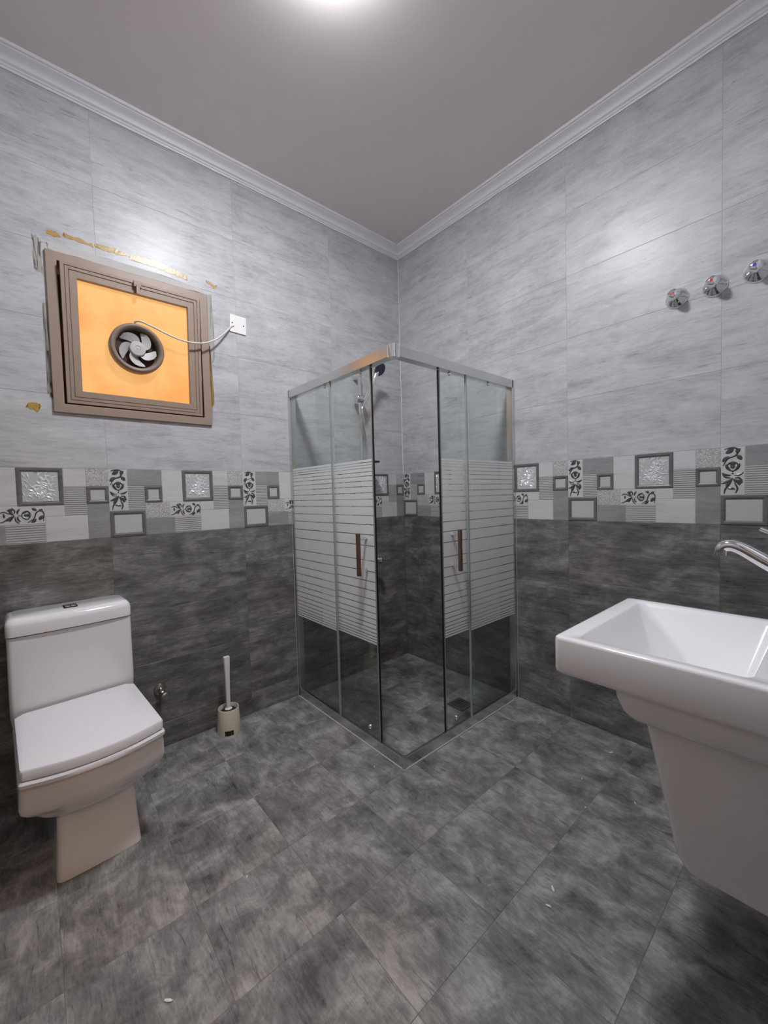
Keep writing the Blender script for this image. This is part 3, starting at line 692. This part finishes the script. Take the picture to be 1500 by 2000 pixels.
loft(bm, [tring(hw, yb, yf, z, bg, r=.022) for hw, yb, yf, z, bg in LSEC]); tk = obj('tank_lid', bm, 'ceramic', tl_, world=False, smooth=50)
bm = bmesh.new(); box(bm, -.022, .022, .070, .128, .764, .7685, 0); obj('button_recess', bm, 'black', tl_, world=False, bevel=.002)
bm = bmesh.new(); box(bm, -.017, -.001, .076, .122, .7685, .7705); box(bm, .001, .017, .076, .122, .7685, .7705); obj('flush_button', bm, 'chrome', tl_, world=False, bevel=.001)
# closing piece between tank and bowl at the back
bm = bmesh.new(); loft(bm, [tring(.183, .10, .560, z, .03) for z in (.3605, .364)]); obj('seat_buffer', bm, 'black', tl_, world=False)
bm = bmesh.new(); loft(bm, [tring(hw, .175, yf, z, .037, r=.014) for hw, yf, z in ((.184,.596,.3645), (.190,.605,.3675), (.1905,.606,.378), (.187,.602,.384))]); obj('seat_ring', bm, 'seat', tl_, world=False, smooth=40)
bm = bmesh.new(); loft(bm, [tring(hw, .178, yf, z, .037, r=.012) for hw, yf, z in ((.183,.596,.3855), (.1855,.600,.389), (.186,.601,.414), (.184,.598,.4185), (.179,.592,.420))]); obj('seat_lid', bm, 'seat', tl_, world=False, smooth=40)
# angle valve on the wall beside it
av = empty('angle_valve', (1.636, 0, .245), label='small dull chrome angle valve on the wall beside the toilet', cat='valve')
bm = bmesh.new(); lathe(bm, [(.028, 0), (.025, .008), (.013, .012), (.013, .05)], (1.630, .0005, .282), (0, 1, 0), 20); obj('wall_flange', bm, 'dull', av, smooth=40)
bm = bmesh.new(); lathe(bm, [(.014, -.022), (.014, .018), (.010, .022)], (1.632, .050, .272), (0, 0, 1), 16); obj('valve_body', bm, 'dull', av, smooth=40)
bm = bmesh.new(); lathe(bm, [(.008, 0), (.020, .006), (.021, .02), (.015, .026)], (1.632, .062, .276), (-.3, 1, -.1), 12); obj('valve_knob', bm, 'dull', av, smooth=30)

# ------------------------------------------------------------------ toilet brush
tb = empty('toilet_brush', (1.346, .085, 0), label='white toilet brush standing in a cream holder on the floor', cat='toilet brush')
bm = bmesh.new(); lathe(bm, [(.056, 0), (.057, .004), (.050, .118), (.0485, .124), (.046, .124), (.044, .116), (.044, .02), (.01, .018)], (1.346, .085, 0), (0, 0, 1), 40)
obj('brush_holder', bm, 'cream', tb, smooth=40)
# dark drain notch low on the holder
d_ = Vector((-.06, 1, 0)).normalized(); t_ = Vector((0, 0, 1)).cross(d_)
bm = bmesh.new(); rings = []
for z in (.004, .028):
    r0 = .0567-.007*z/.118
    ring = []
    for i in range(7):
        a_ = math.radians(10-42+i*7); dv = (Matrix.Rotation(math.radians(12), 3, 'Z') @ d_); q = Matrix.Rotation(a_-math.radians(12), 3, 'Z') @ d_
        ring.append(Vector((1.346, .085, z))+q*(r0+.0006))
    rings.append(ring)
inner = [[Vector((p.x, p.y, p.z))*1 for p in r] for r in rings]
poly = [list(r)+[Vector((1.346, .085, r[0].z))+(p-Vector((1.346, .085, r[0].z)))*.9 for p in r[::-1]] for r in rings]
loft(bm, poly); obj('drain_notch', bm, 'black', tb)
bm = bmesh.new(); lathe(bm, [(.038, .03), (.040, .05), (.040, .105), (.030, .114), (.012, .118)], (1.346, .085, 0), (0, 0, 1), 24); obj('brush_head', bm, 'bristle', tb, smooth=30)
bm = bmesh.new(); lathe(bm, [(.018, .110), (.018, .118), (.011, .122)], (1.346, .085, 0), (0, 0, 1), 20); obj('handle_collar', bm, 'plastic', tb, smooth=40)
bm = bmesh.new(); loft(bm, [rrect(1.346-w_, 1.346+w_, .085-w_*.8, .085+w_*.8, z, w_*.35, 3) for z, w_ in ((.112, .009), (.20, .0095), (.30, .012), (.378, .0145), (.382, .0140))]); obj('brush_handle', bm, 'plastic', tb, smooth=40)

# ------------------------------------------------------------------ wash basin (back against the doorway wall)
wb = empty('wash_basin', (.89, RY, .36), label='white rectangular wash basin with a tapering half pedestal', cat='basin')
BX0, BX1, BY0, BY1, BZ = .649, 1.136, 1.681, RY-.001, .830
def br(i, z, r=.014): return rrect(BX0+i, BX1-i, BY0+i, BY1, z, r, 6)
bm = bmesh.new()
inner = lambda a_, z, r: rrect(a_[0], a_[1], a_[2], a_[3], z, r, 6)
rings = [rrect(.668, 1.118, 1.805, RY-.001, .7424, .02, 6), br(.020, .743), br(.005, .744), br(.001, .748), br(0, .754), br(0, .823), br(.0012, .8275), br(.004, .8298), br(.008, .8303),
         inner((BX0+.036, BX1-.030, BY0+.042, 2.030), .8300, .020), inner((BX0+.040, BX1-.034, BY0+.046, 2.026), .8275, .020), inner((BX0+.044, BX1-.038, BY0+.050, 2.022), .820, .022),
         inner((.803, 1.000, 1.867, 1.990), .722, .012), inner((.832, .970, 1.900, 1.975), .698, .012), inner((.850, .952, 1.912, 1.968), .690, .014), inner((.862, .940, 1.920, 1.962), .6885, .014)]
loft(bm, rings, cap0=False); obj('bowl', bm, 'ceramic', wb, smooth=38)
bm = bmesh.new()
loft(bm, [rrect(x0, x1, y0, RY-.001, z, r, 6) for x0, x1, y0, z, r in ((.690,1.098,1.838,.676,.02), (.682,1.106,1.826,.682,.02), (.676,1.112,1.815,.694,.02), (.668,1.118,1.806,.722,.02), (.666,1.120,1.803,.7425,.02))], cap1=False)
obj('under_step', bm, 'ceramic', wb, smooth=45)
bm = bmesh.new()
loft(bm, [rrect(x0, x1, y0, RY-.001, z, r, 6) for x0, x1, y0, z, r in ((.765,1.020,1.930,.352,.03), (.742,1.043,1.906,.362,.03), (.737,1.050,1.896,.385,.03), (.722,1.065,1.875,.52,.026), (.706,1.082,1.849,.677,.022))])
obj('half_pedestal', bm, 'ceramic', wb, smooth=45)
bm = bmesh.new(); lathe(bm, [(.022, 0), (.022, .003), (.018, .006), (.006, .007)], (.900, 1.941, .6886), (0, 0, 1), 24); obj('waste_plug', bm, 'chrome', wb, smooth=40)
fc = empty('basin_faucet', (.89, 2.115, .830), label='chrome mixer faucet arching over the wash basin', cat='faucet')
bm = bmesh.new(); lathe(bm, [(.030, .0005), (.028, .006), (.024, .010), (.023, .10), (.026, .13), (.026, .165), (.020, .180)], (.89, 2.115, .830), (0, 0, 1), 28); obj('faucet_body', bm, 'chrome', fc, smooth=40)
SP = spline([(.89, 2.112, .955), (.89, 2.075, .976), (.89, 2.022, 1.008), (.89, 1.985, 1.032), (.89, 1.965, 1.039), (.89, 1.951, 1.034), (.89, 1.948, 1.022)], 6)
bm = bmesh.new(); tube(bm, SP, [.017-.005*min(1, i/len(SP)*1.3) for i in range(len(SP))], 18); obj('spout', bm, 'chrome', fc, smooth=60)
bm = bmesh.new(); lathe(bm, [(.0125, 0), (.0125, .006)], (.89, 1.948, 1.0165), (0, 0, 1), 18); obj('aerator', bm, 'alu', fc, smooth=40)
bm = bmesh.new(); tube(bm, spline([(.89, 2.118, 1.008), (.89, 2.10, 1.030), (.89, 2.06, 1.055), (.89, 2.012, 1.078)], 5), [.016]*4+[.012]*4+[.009]*4+[.007]*4, 12, flat=.6); obj('lever', bm, 'chrome', fc, smooth=60)

# ------------------------------------------------------------------ three stop valves high on the right wall
VP = [(1.656, 1.948, 'red', 'chrome stop valve with red dot, nearest the shower of the three'), (1.780, 1.948, 'red', 'chrome stop valve with red dot, middle of the three in a row'), (1.902, 1.952, 'blue', 'chrome stop valve with blue dot at the right edge')]
for y, z, c_, lb in VP:
    vv = empty('stop_valve', (0, y, z), label=lb, cat='valve', group='stop valves on the right wall')
    bm = bmesh.new(); lathe(bm, [(.041, .0005), (.0405, .003), (.036, .010), (.026, .019), (.018, .026), (.014, .032)], (0, y, z), (1, 0, 0), 32); obj('flange', bm, 'chrome', vv, smooth=40)
    bm = bmesh.new(); n = 24; rings = []
    for r, h in ((.012, .030), (.017, .036), (.0205, .046), (.0215, .058), (.018, .068), (.008, .072)):
        rings.append([(h, y+(r*(1-.18*(1+math.cos(3*2*math.pi*k/n))/2))*math.cos(2*math.pi*k/n), z+(r*(1-.18*(1+math.cos(3*2*math.pi*k/n))/2))*math.sin(2*math.pi*k/n)) for k in range(n)])
    loft(bm, rings); obj('knob', bm, 'chrome', vv, smooth=40)
    bm = bmesh.new(); lathe(bm, [(.006, 0), (.0055, .0015)], (.0718, y, z), (1, 0, 0), 14); obj('colour_dot', bm, c_, vv)

# ------------------------------------------------------------------ crumbs of plaster on the floor
CRUMBS = ((.159,1.453,.007,'white plaster crumb on the floor closest to the right wall'),(.417,1.436,.004,'tiny white speck on the floor midway between shower corner and basin'),
 (.56,1.51,.004,'tiny white speck on the floor just left of the basin pedestal top'),(.406,1.624,.005,'white plaster crumb on the floor beside the edge of the half pedestal'),
 (.946,1.577,.008,'larger of the two plaster chips in front of the basin'),(1.002,1.592,.006,'thinner plaster chip just below the larger chip before the basin'),
 (1.862,1.102,.008,'white plaster crumb at the bottom left of the floor, nearest the camera'),(1.599,.922,.004,'tiny white speck on the floor in front of the toilet'),
 (.984,.80,.004,'tiny white speck on the floor at the left foot of the shower rail'))
for i, (x, y, s, lb) in enumerate(CRUMBS):
    rnd = random.Random(i); bm = bmesh.new(); bmesh.ops.create_icosphere(bm, subdivisions=1, radius=s)
    a_ = rnd.uniform(0, 3)
    for v_ in bm.verts:
        v_.co.x *= 1.5*rnd.uniform(.8, 1.2); v_.co.y *= .5; v_.co.z = v_.co.z*.3
    bmesh.ops.rotate(bm, verts=bm.verts[:], matrix=Matrix.Rotation(a_, 3, 'Z')); zmin = min(v_.co.z for v_ in bm.verts)
    bmesh.ops.translate(bm, verts=bm.verts[:], vec=(0, 0, -zmin))
    o = obj('plaster_crumb', bm, 'crown'); o.location = (x, y, 0)
    tag(o, lb, 'crumb', 'plaster crumbs on the floor')
